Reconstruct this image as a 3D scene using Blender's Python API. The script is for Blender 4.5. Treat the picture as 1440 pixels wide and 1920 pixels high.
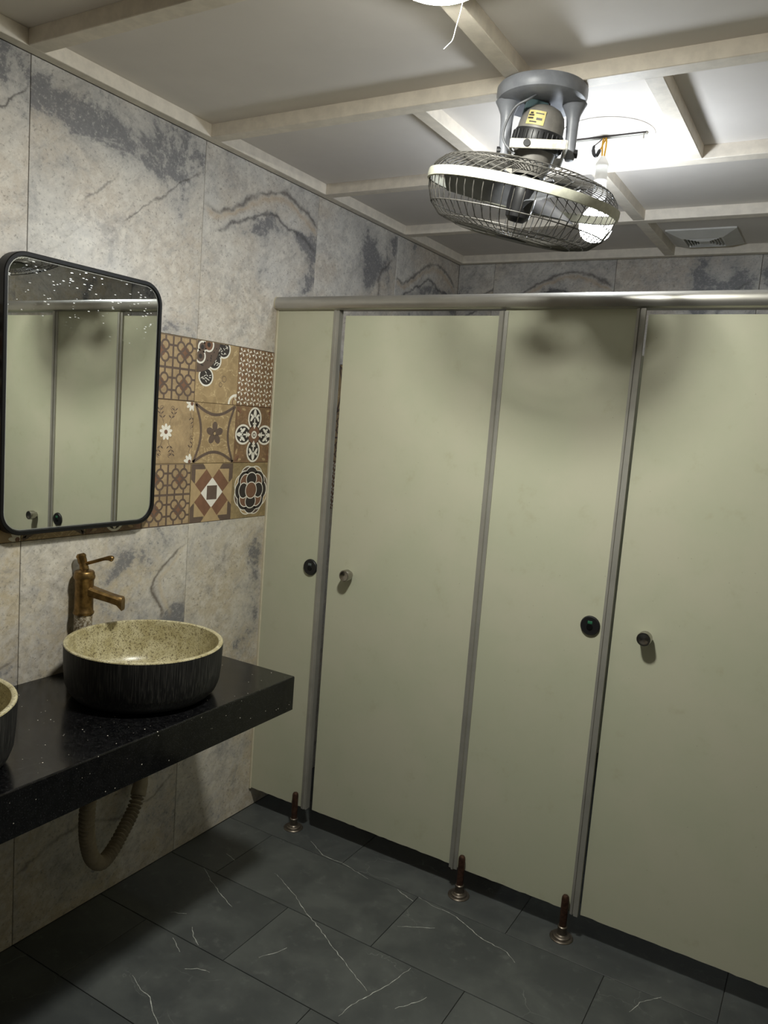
import bpy, bmesh, math, random
from mathutils import Vector, Matrix
random.seed(7)
PI = math.pi
SC = bpy.context.scene
COL = SC.collection
for o in list(bpy.data.objects):
    bpy.data.objects.remove(o)

# ------------------------------------------------------------------ camera, world, exposure
cam_d = bpy.data.cameras.new('camera')
cam_d.sensor_fit = 'VERTICAL'; cam_d.sensor_height = 36.0; cam_d.lens = 27.3456
cam_d.clip_start = 0.02
cam = bpy.data.objects.new('camera', cam_d); COL.objects.link(cam)
cam.matrix_world = (Matrix.Translation((1.79856, -2.23673, 1.51591)) @ Matrix.Rotation(0.5253, 4, 'Z')
                    @ Matrix.Rotation(1.4526, 4, 'X') @ Matrix.Rotation(0.0769, 4, 'Z'))
SC.camera = cam
world = bpy.data.worlds.new('world'); SC.world = world; world.use_nodes = True
world.node_tree.nodes['Background'].inputs[0].default_value = (0.5, 0.55, 0.6, 1)
world.node_tree.nodes['Background'].inputs[1].default_value = 0.0
SC.view_settings.view_transform = 'Standard'
SC.view_settings.look = 'None'
SC.view_settings.gamma = 1.0
SC.view_settings.use_curve_mapping = False
SC.view_settings.exposure = 0.0
BULB_EMIT = 114.0       # hanging bulb
DISC_EMIT = 400.0       # round ceiling lamp

# ------------------------------------------------------------------ node helpers
def sv(c): return ((c / 255.0 + 0.055) / 1.055) ** 2.4 if c > 10 else c / 255.0 / 12.92
def rgb(r, g, b): return (sv(r), sv(g), sv(b), 1)

class N:
    """tiny node builder"""
    def __init__(s, name):
        s.m = bpy.data.materials.new(name); s.m.use_nodes = True
        s.t = s.m.node_tree; s.t.nodes.clear()
        s.out = s.t.nodes.new('ShaderNodeOutputMaterial')
        s.b = s.t.nodes.new('ShaderNodeBsdfPrincipled')
        s.t.links.new(s.b.outputs[0], s.out.inputs[0])
    def node(s, typ, **kw):
        n = s.t.nodes.new(typ)
        for k, v in kw.items(): setattr(n, k, v)
        return n
    def put(s, sock, v):
        if v is None: return
        if isinstance(v, bpy.types.NodeSocket): s.t.links.new(v, sock)
        else: sock.default_value = v
    def math(s, op, a, b=None, c=None, clamp=False):
        n = s.node('ShaderNodeMath', operation=op); n.use_clamp = clamp
        for i, v in enumerate((a, b, c)): s.put(n.inputs[i], v)
        return n.outputs[0]
    def obj(s):
        if not hasattr(s, '_tc'): s._tc = s.node('ShaderNodeTexCoord')
        return s._tc.outputs['Object']
    def rand(s):
        if not hasattr(s, '_oi'): s._oi = s.node('ShaderNodeObjectInfo')
        return s._oi.outputs['Random']
    def vmath(s, op, a, b):
        n = s.node('ShaderNodeVectorMath', operation=op)
        s.put(n.inputs[0], a); s.put(n.inputs[1], b); return n.outputs[0]
    def scaled(s, v, sx, sy, sz): return s.vmath('MULTIPLY', v, (sx, sy, sz))
    def offs(s, amt=37.0):
        c = s.node('ShaderNodeCombineXYZ'); r = s.math('MULTIPLY', s.rand(), amt)
        for i in range(3): s.put(c.inputs[i], r)
        return s.vmath('ADD', s.obj(), c.outputs[0])
    def noise(s, vec, scale, detail=4, rough=.55, dist=0.0):
        n = s.node('ShaderNodeTexNoise'); s.put(n.inputs['Vector'], vec)
        n.inputs['Scale'].default_value = scale; n.inputs['Detail'].default_value = detail
        n.inputs['Roughness'].default_value = rough; n.inputs['Distortion'].default_value = dist
        return n.outputs[0]
    def voro(s, vec, scale, feature='F1', out=0):
        n = s.node('ShaderNodeTexVoronoi', feature=feature); s.put(n.inputs['Vector'], vec)
        n.inputs['Scale'].default_value = scale
        return n.outputs[out]
    def step(s, v, lo, hi, a=0.0, b=1.0):
        n = s.node('ShaderNodeMapRange', interpolation_type='SMOOTHSTEP')
        s.put(n.inputs[0], v); s.put(n.inputs[1], lo); s.put(n.inputs[2], hi)
        n.inputs[3].default_value = a; n.inputs[4].default_value = b
        return n.outputs[0]
    def mix(s, f, a, b):
        n = s.node('ShaderNodeMix', data_type='RGBA')
        s.put(n.inputs[0], f); s.put(n.inputs[6], a); s.put(n.inputs[7], b)
        return n.outputs[2]
    def bump(s, h, strength=.3, dist=.002):
        n = s.node('ShaderNodeBump'); n.inputs['Strength'].default_value = strength
        n.inputs['Distance'].default_value = dist; s.put(n.inputs['Height'], h)
        s.put(s.b.inputs['Normal'], n.outputs[0])
    def curve(s, x, pts):
        n = s.node('ShaderNodeFloatCurve'); c = n.mapping.curves[0]
        while len(c.points) < len(pts): c.points.new(.5, .5)
        for p, q in zip(c.points, pts): p.location = q
        n.mapping.update(); s.put(n.inputs['Value'], x); return n.outputs[0]
    def col(s, v): s.put(s.b.inputs['Base Color'], v); return s
    def fin(s, rough=None, metal=None, spec=None):
        s.put(s.b.inputs['Roughness'], rough); s.put(s.b.inputs['Metallic'], metal)
        if spec is not None: s.b.inputs['Specular IOR Level'].default_value = spec
        return s.m

def plain(name, c, rough=.5, metal=0.0, var=.12, scale=18, spec=.5, bump=0.0):
    """one colour with a faint mottling of its own"""
    n = N(name); z = n.noise(n.obj(), scale, 5, .6)
    d = tuple(x * (1 - var) for x in c[:3]) + (1,); l = tuple(min(1, x * (1 + var)) for x in c[:3]) + (1,)
    n.col(n.mix(n.step(z, .3, .7), d, l))
    if bump: n.bump(z, bump)
    return n.fin(rough, metal, spec)

def stone(name, blobs=(), veins=(), light=(196, 193, 188), warm=(190, 180, 167), dark=(98, 99, 104), W=.6):
    """slate-look tile print: pale ground, dark clouds at given spots, drawn veins; s,t = tile-local metres"""
    n = N(name); sep = n.node('ShaderNodeSeparateXYZ'); n.put(sep.inputs[0], n.obj()); s_, t_ = sep.outputs[0], sep.outputs[1]
    v = n.offs()
    cloud = n.noise(v, 6, 12, .72, .35); fine = n.noise(v, 34, 9, .72); big = n.noise(v, 2.6, 4, .55); grit = n.noise(v, 105, 5, .75)
    w1 = n.noise(n.vmath('ADD', v, (3, 7, 1)), 9, 8, .68, .8)
    fld = None
    for (bs, bt, rx, ry, amp) in blobs:
        dx = n.math('MULTIPLY', n.math('SUBTRACT', s_, bs), 1 / rx); dy = n.math('MULTIPLY', n.math('SUBTRACT', t_, bt), 1 / ry)
        e = n.math('MULTIPLY', n.math('EXPONENT', n.math('MULTIPLY', n.math('ADD', n.math('MULTIPLY', dx, dx), n.math('MULTIPLY', dy, dy)), -1.0)), amp)
        fld = e if fld is None else n.math('ADD', fld, e)
    nz = n.math('ADD', n.math('MULTIPLY', n.math('SUBTRACT', cloud, .5), 4.0), n.math('MULTIPLY', n.math('SUBTRACT', fine, .5), 1.6))
    tot = nz if fld is None else n.math('ADD', nz, n.math('MULTIPLY', fld, .72))
    base = n.mix(n.step(big, .40, .60), rgb(*light), rgb(*warm))
    base = n.mix(n.step(w1, .46, .66, 0, .62), base, rgb(150, 147, 145))
    base = n.mix(n.step(fine, .42, .64, 0, .55), base, rgb(224, 219, 209))
    base = n.mix(n.step(grit, .46, .30, 0, .75), base, rgb(112, 106, 98))
    rot = n.node('ShaderNodeVectorRotate', rotation_type='Z_AXIS'); n.put(rot.inputs['Vector'], v); rot.inputs['Angle'].default_value = -.75
    streak = n.noise(n.scaled(rot.outputs[0], 9, 44, 9), 1.0, 6, .66, .5)
    base = n.mix(n.step(streak, .50, .72, 0, .38), base, rgb(136, 132, 128)); base = n.mix(n.step(streak, .42, .26, 0, .3), base, rgb(222, 218, 210))
    c = n.mix(n.step(tot, -.15, .85, 0, .55), base, rgb(132, 131, 133))
    c = n.mix(n.step(tot, .46, .84, 0, .72), c, rgb(*dark))
    c = n.mix(n.step(grit, .53, .68, 0, .50), c, rgb(206, 202, 194))
    for (pts, wd, colr, amt, swap) in veins:
        a, b = (t_, s_) if swap else (s_, t_)
        aa = n.math('MULTIPLY', a, 1 / W)
        g = n.math('MULTIPLY', n.curve(aa, [(p[0] / W, p[1] / W) for p in pts]), W)
        wob = n.math('MULTIPLY', n.math('SUBTRACT', n.noise(v, 22, 4, .6), .5), .045)
        d = n.math('ADD', n.math('SUBTRACT', b, g), wob)
        d = n.math('MULTIPLY', d, 1 / wd)
        m = n.math('EXPONENT', n.math('MULTIPLY', n.math('MULTIPLY', d, d), -1.0))
        lo, hi = pts[0][0], pts[-1][0]
        m = n.math('MULTIPLY', n.math('MULTIPLY', m, n.step(a, lo - .01, lo + .03)), n.step(a, hi + .01, hi - .03))
        m = n.math('MULTIPLY', m, n.math('MULTIPLY', n.step(w1, .3, .55, .35, 1), amt))
        c = n.mix(m, c, rgb(*colr))
    n.col(c)
    n.bump(n.math('ADD', fine, n.math('MULTIPLY', cloud, .6)), .30, .002)
    return n.fin(n.step(cloud, .3, .7, .33, .46), 0, .5)

# ------------------------------------------------------------------ mesh helpers
def link(name, verts, faces, mats, parent=None, smooth=False, mi=None, M=None):
    me = bpy.data.meshes.new(name); me.from_pydata([tuple(v) for v in verts], [], faces)
    for m in (mats if isinstance(mats, (list, tuple)) else [mats]): me.materials.append(m)
    if mi:
        for p, i in zip(me.polygons, mi): p.material_index = i
    if M is not None: me.transform(M)
    bm = bmesh.new(); bm.from_mesh(me); bmesh.ops.recalc_face_normals(bm, faces=bm.faces[:]) if not mi else None
    bm.to_mesh(me); bm.free()
    if smooth:
        me.polygons.foreach_set('use_smooth', [True] * len(me.polygons))
        me.set_sharp_from_angle(angle=math.radians(38))
    o = bpy.data.objects.new(name, me); COL.objects.link(o)
    if parent: o.parent = parent; o.matrix_parent_inverse = parent.matrix_basis.inverted()
    return o
def tag(o, label=None, cat=None, group=None, kind=None):
    for k, v in (('label', label), ('category', cat), ('group', group), ('kind', kind)):
        if v: o[k] = v
    return o
def empty(name, loc, label, cat, group=None):
    o = bpy.data.objects.new(name, None); COL.objects.link(o); o.location = loc; o.empty_display_size = .05
    return tag(o, label, cat, group)

class MB:
    def __init__(s): s.v = []; s.f = []
    def add(s, v, f):
        k = len(s.v); s.v += [Vector(p) for p in v]; s.f += [tuple(i + k for i in q) for q in f]; return s
    def box(s, lo, hi):
        (a, b, c), (d, e, f) = lo, hi
        return s.add([(a, b, c), (d, b, c), (d, e, c), (a, e, c), (a, b, f), (d, b, f), (d, e, f), (a, e, f)],
                     [(0, 3, 2, 1), (4, 5, 6, 7), (0, 1, 5, 4), (1, 2, 6, 5), (2, 3, 7, 6), (3, 0, 4, 7)])
    def bbox(s, lo, hi, b=.002, seg=2):
        bm = bmesh.new(); bmesh.ops.create_cube(bm, size=1)
        for v in bm.verts: v.co = Vector([(lo[i] + hi[i]) / 2 + v.co[i] * (hi[i] - lo[i]) for i in range(3)])
        bmesh.ops.bevel(bm, geom=bm.edges[:], offset=b, segments=seg, affect='EDGES', profile=.5)
        bm.verts.index_update()
        s.add([v.co.copy() for v in bm.verts], [[v.index for v in f.verts] for f in bm.faces]); bm.free(); return s
    def prism(s, pts, ax, lo, hi):
        """closed 2-D outline extruded along axis ax (0,1,2); pts in the other two axes in order"""
        o = [i for i in range(3) if i != ax]; n = len(pts); V = []
        for h in (lo, hi):
            for p in pts:
                q = [0, 0, 0]; q[ax] = h; q[o[0]] = p[0]; q[o[1]] = p[1]; V.append(q)
        return s.add(V, [tuple(range(n)), tuple(range(2 * n - 1, n - 1, -1))] + [(i, (i + 1) % n, n + (i + 1) % n, n + i) for i in range(n)])
    def lathe(s, prof, seg=32, M=None, closed=False):
        V = []; F = []; n = len(prof)
        for r, z in prof:
            for j in range(seg):
                a = 2 * PI * j / seg; V.append(Vector((max(r, 1e-5) * math.cos(a), max(r, 1e-5) * math.sin(a), z)))
        for i in range(n - 1 if not closed else n):
            k = (i + 1) % n
            for j in range(seg): F.append((i * seg + j, i * seg + (j + 1) % seg, k * seg + (j + 1) % seg, k * seg + j))
        if M is not None: V = [M @ p for p in V]
        return s.add(V, F)
    def tube(s, path, r, seg=8, cap=True):
        P = [Vector(p) for p in path]; n = len(P); R = r if isinstance(r, (list, tuple)) else [r] * n
        t0 = (P[1] - P[0]).normalized(); u = t0.orthogonal().normalized(); V = []; F = []
        for i in range(n):
            t = (P[min(i + 1, n - 1)] - P[max(i - 1, 0)]).normalized()
            u = (u - u.dot(t) * t).normalized(); w = t.cross(u)
            for j in range(seg):
                a = 2 * PI * j / seg; V.append(P[i] + (u * math.cos(a) + w * math.sin(a)) * R[i])
        for i in range(n - 1):
            for j in range(seg): F.append((i * seg + j, i * seg + (j + 1) % seg, (i + 1) * seg + (j + 1) % seg, (i + 1) * seg + j))
        if cap: F += [tuple(range(seg - 1, -1, -1)), tuple(range((n - 1) * seg, n * seg))]
        return s.add(V, F)
    def build(s, name, mat, parent=None, smooth=False, M=None): return link(name, s.v, s.f, mat, parent, smooth, None, M)

def catmull(P, k=8):
    P = [Vector(p) for p in P]; Q = [P[0] * 2 - P[1]] + P + [P[-1] * 2 - P[-2]]; out = []
    for i in range(1, len(Q) - 2):
        a, b, c, d = Q[i - 1:i + 3]
        for j in range(k):
            t = j / k
            out.append(.5 * ((2 * b) + (c - a) * t + (2 * a - 5 * b + 4 * c - d) * t * t + (3 * b - a - 3 * c + d) * t ** 3))
    return out + [P[-1]]

# ------------------------------------------------------------------ materials
M_grout = plain('grout', rgb(146, 140, 130), .85)
M_fgrout = plain('floor_grout', rgb(64, 64, 62), .85)
M_white_ceiling = plain('ceiling_board', rgb(222, 216, 209), .75, var=.03, scale=4)
M_strip = plain('painted_wood', rgb(232, 223, 208), .6, var=.07, scale=30)
M_black = plain('black_powder_coat', rgb(11, 11, 12), .45, var=.1, spec=.3)
M_darkrub = plain('black_plastic', rgb(26, 26, 28), .45)

A_bl = [(.079, .495, .09, .06, 1.0), (.209, .50, .10, .05, .9), (.396, .479, .09, .07, 1.1), (.561, .56, .07, .06, .9), (.313, .587, .10, .04, .6), (.03, .541, .05, .05, .8), (.48, .42, .06, .06, .8), (.48, .03, .05, .03, .8), (.30, .15, .25, .14, -.6)]
A_vn = [([(.29, .28), (.364, .338), (.482, .43), (.59, .507)], .004, (70, 66, 64), .75, False), ([(.15, .30), (.216, .347), (.27, .40)], .004, (80, 76, 72), .6, False)]
D_bl = [(.54, .56, .14, .06, 1.0), (.2, .5, .2, .08, .8), (.3, .2, .2, .1, -.5)]
D_vn = [([(.3, .36), (.45, .42), (.528, .459), (.562, .489), (.6, .523)], .004, (66, 62, 60), .8, False)]
B_v1 = [(0.0, .415), (.067, .408), (.14, .443), (.215, .487), (.295, .526), (.411, .548), (.508, .524), (.6, .48)]
B_v1b = [(0.0, .40), (.067, .392), (.14, .425), (.215, .468), (.295, .505), (.411, .525), (.508, .50), (.6, .455)]
B_v2 = [(.052, .345), (.119, .378), (.182, .407), (.247, .434), (.301, .465), (.359, .462), (.422, .438), (.486, .434), (.6, .395)]
B_bl = [(.172, .372, .05, .02, .9), (.25, .40, .06, .03, 1.2), (.317, .44, .05, .03, 1.2), (.393, .425, .04, .03, 1.0), (.487, .425, .05, .025, 1.0), (.572, .385, .06, .05, 1.2), (.292, .24, .05, .06, .5), (.55, .257, .05, .08, .7), (.15, .15, .2, .1, -.6)]
B_vn = [(B_v1, .008, (88, 84, 82), .8, False), (B_v1b, .010, (176, 150, 116), .5, False), (B_v2, .007, (74, 73, 76), .85, False)]
C_bl = [(.352, .523, .05, .08, .9), (.402, .45, .05, .09, 1.1), (.494, .444, .08, .06, .9), (.551, .523, .06, .06, .9), (.37, .38, .04, .08, .8), (.12, .3, .14, .2, -.7)]
C_vn = [([(.30, .47), (.338, .465), (.394, .466), (.449, .516), (.50, .58)], .009, (84, 80, 80), .7, True)]
E_bl = [(.278, .47, .06, .06, .9), (.334, .527, .06, .05, .9), (.417, .501, .07, .07, .8), (.562, .308, .06, .10, .8), (.087, .348, .05, .08, .5), (.518, .263, .07, .08, .7), (.15, .5, .12, .08, -.5)]
E_vn = [([(.30, .50), (.338, .491), (.376, .467), (.421, .456), (.459, .484), (.497, .527), (.54, .60)], .008, (92, 82, 72), .8, True),
        ([(.30, .53), (.338, .521), (.376, .497), (.421, .486), (.459, .514), (.497, .557), (.54, .60)], .010, (196, 180, 150), .5, True)]
F_bl = [(.353, .418, .03, .08, 1.0), (.316, .501, .04, .05, .9), (.288, .13, .05, .05, .9), (.353, .237, .04, .07, .7), (.12, .35, .12, .15, -.6)]
M_A = stone('slate_print_cloudy', A_bl, A_vn); M_B = stone('slate_print_banded', B_bl, B_vn); M_C = stone('slate_print_veined', C_bl, C_vn)
M_D = stone('slate_print_streaked', D_bl, D_vn)
LW = dict(light=(198, 191, 177), warm=(190, 177, 152))
M_E = stone('slate_print_agate', E_bl, E_vn, **LW); M_F = stone('slate_print_speckled', F_bl, [], **LW)
M_G = stone('slate_print_plain', [(.5, .2, .1, .1, .6), (.1, .45, .1, .1, .5)], [([(.0, .2), (.2, .26), (.4, .22), (.6, .3)], .006, (96, 88, 80), .6, False)], **LW)

def floor_mat():
    n = N('charcoal_floor_tile'); v = n.offs()
    a = n.noise(v, 5, 7, .62, .4); b = n.noise(v, 26, 5, .6)
    c = n.mix(n.step(a, .35, .7), rgb(66, 69, 69), rgb(84, 87, 85))
    c = n.mix(n.step(b, .55, .8, 0, .5), c, rgb(104, 107, 104))
    crack = n.voro(n.vmath('ADD', n.scaled(v, 1, 1.6, 1), n.scaled(n.noise(v, 6, 4, .6), .25, .25, .25)), 4.2, 'DISTANCE_TO_EDGE')
    m = n.math('MULTIPLY', n.step(crack, .008, .0), n.step(n.noise(v, 3.1, 2), .56, .66, 0, .35))
    c = n.mix(m, c, rgb(150, 152, 148))
    n.col(c); n.bump(b, .08, .001)
    return n.fin(n.step(a, .3, .7, .42, .55), 0, .45)
M_floor = floor_mat()
M_vein = plain('white_marble_vein', rgb(170, 172, 166), .5, var=.3, scale=60)

def tan_mat(name, c0, c1, vn):
    n = N(name); v = n.offs()
    a = n.noise(v, 16, 6, .62, .6); b = n.noise(v, 90, 4, .6)
    c = n.mix(n.step(a, .3, .7), rgb(*c0), rgb(*c1))
    c = n.mix(n.step(b, .5, .8, 0, .4), c, rgb(198, 170, 124))
    r = n.math('ABSOLUTE', n.math('SUBTRACT', n.noise(n.vmath('ADD', v, (5, 2, 9)), 12, 5, .6, 1.2), .5))
    c = n.mix(n.math('MULTIPLY', n.step(r, .014, .0), vn), c, rgb(222, 200, 156))
    n.col(c); n.bump(a, .08, .001)
    return n.fin(.4, 0, .5)
M_tan = tan_mat('tan_tile_print', (148, 127, 97), (176, 152, 116), .15)
M_tanv = tan_mat('tan_marbled_tile_print', (146, 124, 90), (172, 148, 110), .7)
M_olive = tan_mat('olive_tan_tile_print', (128, 112, 80), (156, 136, 98), .15)
M_brownt = tan_mat('brown_tile_print', (110, 85, 63), (136, 106, 78), .2)
P_grey = plain('print_grey_brown', rgb(98, 82, 72), .45, var=.1, scale=40)
P_dark = plain('print_charcoal', rgb(52, 46, 44), .45, var=.1, scale=40)
P_brown = plain('print_rust_brown', rgb(122, 88, 68), .45, var=.1, scale=40)
P_white = plain('print_white', rgb(232, 228, 216), .45, var=.03)
P_tan = plain('print_pale_tan', rgb(176, 152, 114), .45, var=.08, scale=40)
PR = [P_grey, P_dark, P_brown, P_white, P_tan]; GREY, DARK, BROWN, WHITE, TAN = range(5)

def panel_mat():
    n = N('ivory_laminate'); v = n.offs(11)
    a = n.noise(v, 3.5, 5, .6); b = n.noise(v, 14, 6, .65); g = n.noise(v, 160, 2, .5)
    c = n.mix(n.step(a, .35, .65), rgb(196, 195, 173), rgb(190, 192, 168))
    c = n.mix(n.step(b, .58, .8, 0, .35), c, rgb(168, 158, 126))
    c = n.mix(n.step(n.voro(v, 26), .05, .02, 0, .35), c, rgb(120, 108, 84))
    n.col(c); n.bump(g, .04, .0005)
    return n.fin(n.step(a, .3, .7, .42, .5), 0, .4)
M_panel = panel_mat()
M_alu = plain('anodised_aluminium', rgb(186, 184, 178), .36, .85, var=.06, scale=8)
M_alu_dull = plain('dull_aluminium_profile', rgb(170, 168, 160), .5, .5, var=.08, scale=8)
M_cream = plain('cream_edge_profile', rgb(204, 196, 172), .55, var=.06)
M_steel = plain('brushed_steel', rgb(176, 172, 166), .26, 1.0, var=.05)
M_copper = plain('aged_copper', rgb(80, 57, 46), .42, .6, var=.3, scale=90)
M_flange = plain('worn_steel_flange', rgb(112, 104, 94), .4, .8, var=.2, scale=60)
M_green = plain('green_indicator', rgb(46, 110, 78), .5)

# ------------------------------------------------------------------ room shell
XR, YB, YF, ZC = 2.45, 1.44, -4.2, 2.36
S0, WT = -.39, .6
ROWZ = [(0.0, .5316), (.5316, 1.1316), (1.7218, 2.3225)]
def slab(name, lo, hi, mat):
    o = MB().box(lo, hi).build(name, mat); o['kind'] = 'structure'; return o
floor = slab('floor', (-.1, YF - .1, -.08), (XR + .1, YB + .1, -.004), M_fgrout)
ceiling = slab('ceiling', (-.1, YF - .1, ZC + .012), (XR + .1, YB + .1, ZC + .08), M_white_ceiling)
wall_left = slab('wall_left', (-.1, YF, -.004), (-.008, YB, ZC + .012), M_grout)
wall_back = slab('wall_back', (-.1, YB + .008, -.004), (XR + .1, YB + .1, ZC + .012), M_grout)
wall_right = slab('wall_right', (XR + .008, YF, -.004), (XR + .1, YB, ZC + .012), M_grout)
wall_front = slab('wall_front', (-.1, YF - .1, -.004), (XR + .1, YF - .008, ZC + .012), M_grout)

_tm = {}
def tile_mesh(w, h, d, mat, ch=.001, gap=.0008):
    key = (round(w, 4), round(h, 4), round(d, 4), mat.name)
    if key not in _tm:
        g = gap; V = []
        for z, e in ((0, g), (d - ch, g), (d, g + ch)): V += [(e, e, z), (w - e, e, z), (w - e, h - e, z), (e, h - e, z)]
        F = [(8, 9, 10, 11)] + [(4 * k + i, 4 * k + (i + 1) % 4, 4 * k + 4 + (i + 1) % 4, 4 * k + 4 + i) for k in (0, 1) for i in range(4)]
        me = bpy.data.meshes.new('tile'); me.from_pydata(V, [], F); me.materials.append(mat); _tm[key] = me
    return _tm[key]
def piece(name, me, M, parent):
    o = bpy.data.objects.new(name, me); COL.objects.link(o); o.parent = parent
    o.matrix_local = M; return o
def frame(o, ex, ey, ez): return Matrix((( *[e[i] for e in (ex, ey, ez)], o[i]) for i in range(3))).to_4x4() if False else Matrix(((ex[0], ey[0], ez[0], o[0]), (ex[1], ey[1], ez[1], o[1]), (ex[2], ey[2], ez[2], o[2]), (0, 0, 0, 1)))
def left_frame(y, z): return frame((-.008, y, z), (0, 1, 0), (0, 0, 1), (1, 0, 0))

top_mats = {-4: M_B, -3: M_C, -2: M_D, -1: M_A, 0: M_B, 1: M_C, 2: M_B}
mid_mats = {-4: M_F, -3: M_E, -2: M_G, -1: M_E, 0: M_F, 1: M_E, 2: M_G}
low_mats = {-4: M_E, -3: M_F, -2: M_F, -1: M_G, 0: M_E, 1: M_F, 2: M_G}
for k in range(-7, 3):
    y0 = max(S0 + WT * k, YF); y1 = S0 + WT * (k + 1)
    if k == 2: y1 = YB
    for (z0, z1), mm in zip(ROWZ, (low_mats, mid_mats, top_mats)):
        piece('wall_tile', tile_mesh(y1 - y0, z1 - z0, .008, mm.get(k, M_A)), left_frame(y0, z0), wall_left)
# back wall: seams at x = .196 + .6 n
xs = [0.0, .196, .796, 1.404, 2.004, XR]
bm_cycle = [M_B, M_B, M_C, M_A, M_D, M_B]
for i in range(5):
    for (z0, z1), sh in zip(ROWZ + [(1.1316, 1.7218)], (1, 2, 0, 3)):
        piece('wall_tile', tile_mesh(xs[i + 1] - xs[i], z1 - z0, .008, bm_cycle[(i + sh) % 6] if sh else bm_cycle[i]),
              frame((xs[i], YB + .008, z0), (1, 0, 0), (0, 0, 1), (0, -1, 0)), wall_back)
ys = [YF, -3.6, -3.0, -2.4, -1.8, -1.2, -.6, 0, .6, YB]
for i in range(len(ys) - 1):
    for (z0, z1), sh in zip(ROWZ + [(1.1316, 1.7218)], (1, 2, 0, 3)):
        piece('wall_tile', tile_mesh(ys[i + 1] - ys[i], z1 - z0, .008, M_floor if z0 < 1.13 else (M_F, M_G, M_B, M_F)[(i + sh) % 4]),  # unseen lower courses given the dark floor tile to cut bounce light
              frame((XR + .008, ys[i + 1], z0), (0, -1, 0), (0, 0, 1), (-1, 0, 0)), wall_right)
for i in range(5):
    for (z0, z1), sh in zip(ROWZ + [(1.1316, 1.7218)], (1, 2, 0, 3)):
        piece('wall_tile', tile_mesh(XR / 5, z1 - z0, .008, M_floor if z0 < 1.13 else (M_A, M_E, M_C, M_F)[(i + sh) % 4]),  # wall behind the camera, dark tile added low down to reduce bounce light
              frame((XR / 5 * (i + 1), YF - .008, z0), (-1, 0, 0), (0, 0, 1), (0, 1, 0)), wall_front)

# ------------------------------------------------------------------ patterned band
class Print:
    def __init__(s): s.v = []; s.f = []; s.mi = []; s.lay = 0
    def poly(s, pts, c, lay):
        # clip to the tile with Sutherland-Hodgman
        P = list(pts)
        for ax, lim, sg in ((0, .008, 1), (0, .992, -1), (1, .008, 1), (1, .992, -1)):
            Q = []
            for i in range(len(P)):
                a, b = P[i - 1], P[i]; da = (a[ax] - lim) * sg; db = (b[ax] - lim) * sg
                if da * db < 0:
                    t = da / (da - db); Q.append((a[0] + (b[0] - a[0]) * t, a[1] + (b[1] - a[1]) * t))
                if db >= 0: Q.append(b)
            P = Q
            if len(P) < 3: return
        ar = sum(P[i - 1][0] * P[i][1] - P[i][0] * P[i - 1][1] for i in range(len(P)))
        if abs(ar) < 1e-7: return
        if ar < 0: P = P[::-1]
        k = len(s.v); s.v += [(p[0] * .2, p[1] * .1967, .00815 + lay * .00009) for p in P]
        s.f.append(tuple(range(k, k + len(P)))); s.mi.append(c)
    def ell(s, cx, cy, rx, ry, c, lay, rot=0, n=24):
        cr, sr = math.cos(rot), math.sin(rot)
        s.poly([(cx + rx * math.cos(a) * cr - ry * math.sin(a) * sr, cy + rx * math.cos(a) * sr + ry * math.sin(a) * cr) for a in [2 * PI * i / n for i in range(n)]], c, lay)
    def ring(s, cx, cy, r, w, c, lay, a0=0, a1=2 * PI, n=20, ry=None):
        ry = ry or r
        for i in range(n):
            a, b = a0 + (a1 - a0) * i / n, a0 + (a1 - a0) * (i + 1) / n
            s.poly([(cx + (r + w / 2) * math.cos(a), cy + (ry + w / 2) * math.sin(a)), (cx + (r + w / 2) * math.cos(b), cy + (ry + w / 2) * math.sin(b)),
                    (cx + (r - w / 2) * math.cos(b), cy + (ry - w / 2) * math.sin(b)), (cx + (r - w / 2) * math.cos(a), cy + (ry - w / 2) * math.sin(a))], c, lay)
    def line(s, p, q, w, c, lay):
        dx, dy = q[0] - p[0], q[1] - p[1]; l = math.hypot(dx, dy) or 1; nx, ny = -dy / l * w / 2, dx / l * w / 2
        s.poly([(p[0] + nx, p[1] + ny), (q[0] + nx, q[1] + ny), (q[0] - nx, q[1] - ny), (p[0] - nx, p[1] - ny)], c, lay)
    def pline(s, pts, w, c, lay):
        for a, b in zip(pts, pts[1:]): s.line(a, b, w, c, lay)
    def mesh(s):
        me = bpy.data.meshes.new('print'); me.from_pydata(s.v, [], s.f)
        for m in PR: me.materials.append(m)
        me.polygons.foreach_set('material_index', s.mi); me.update(); return me

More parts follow.
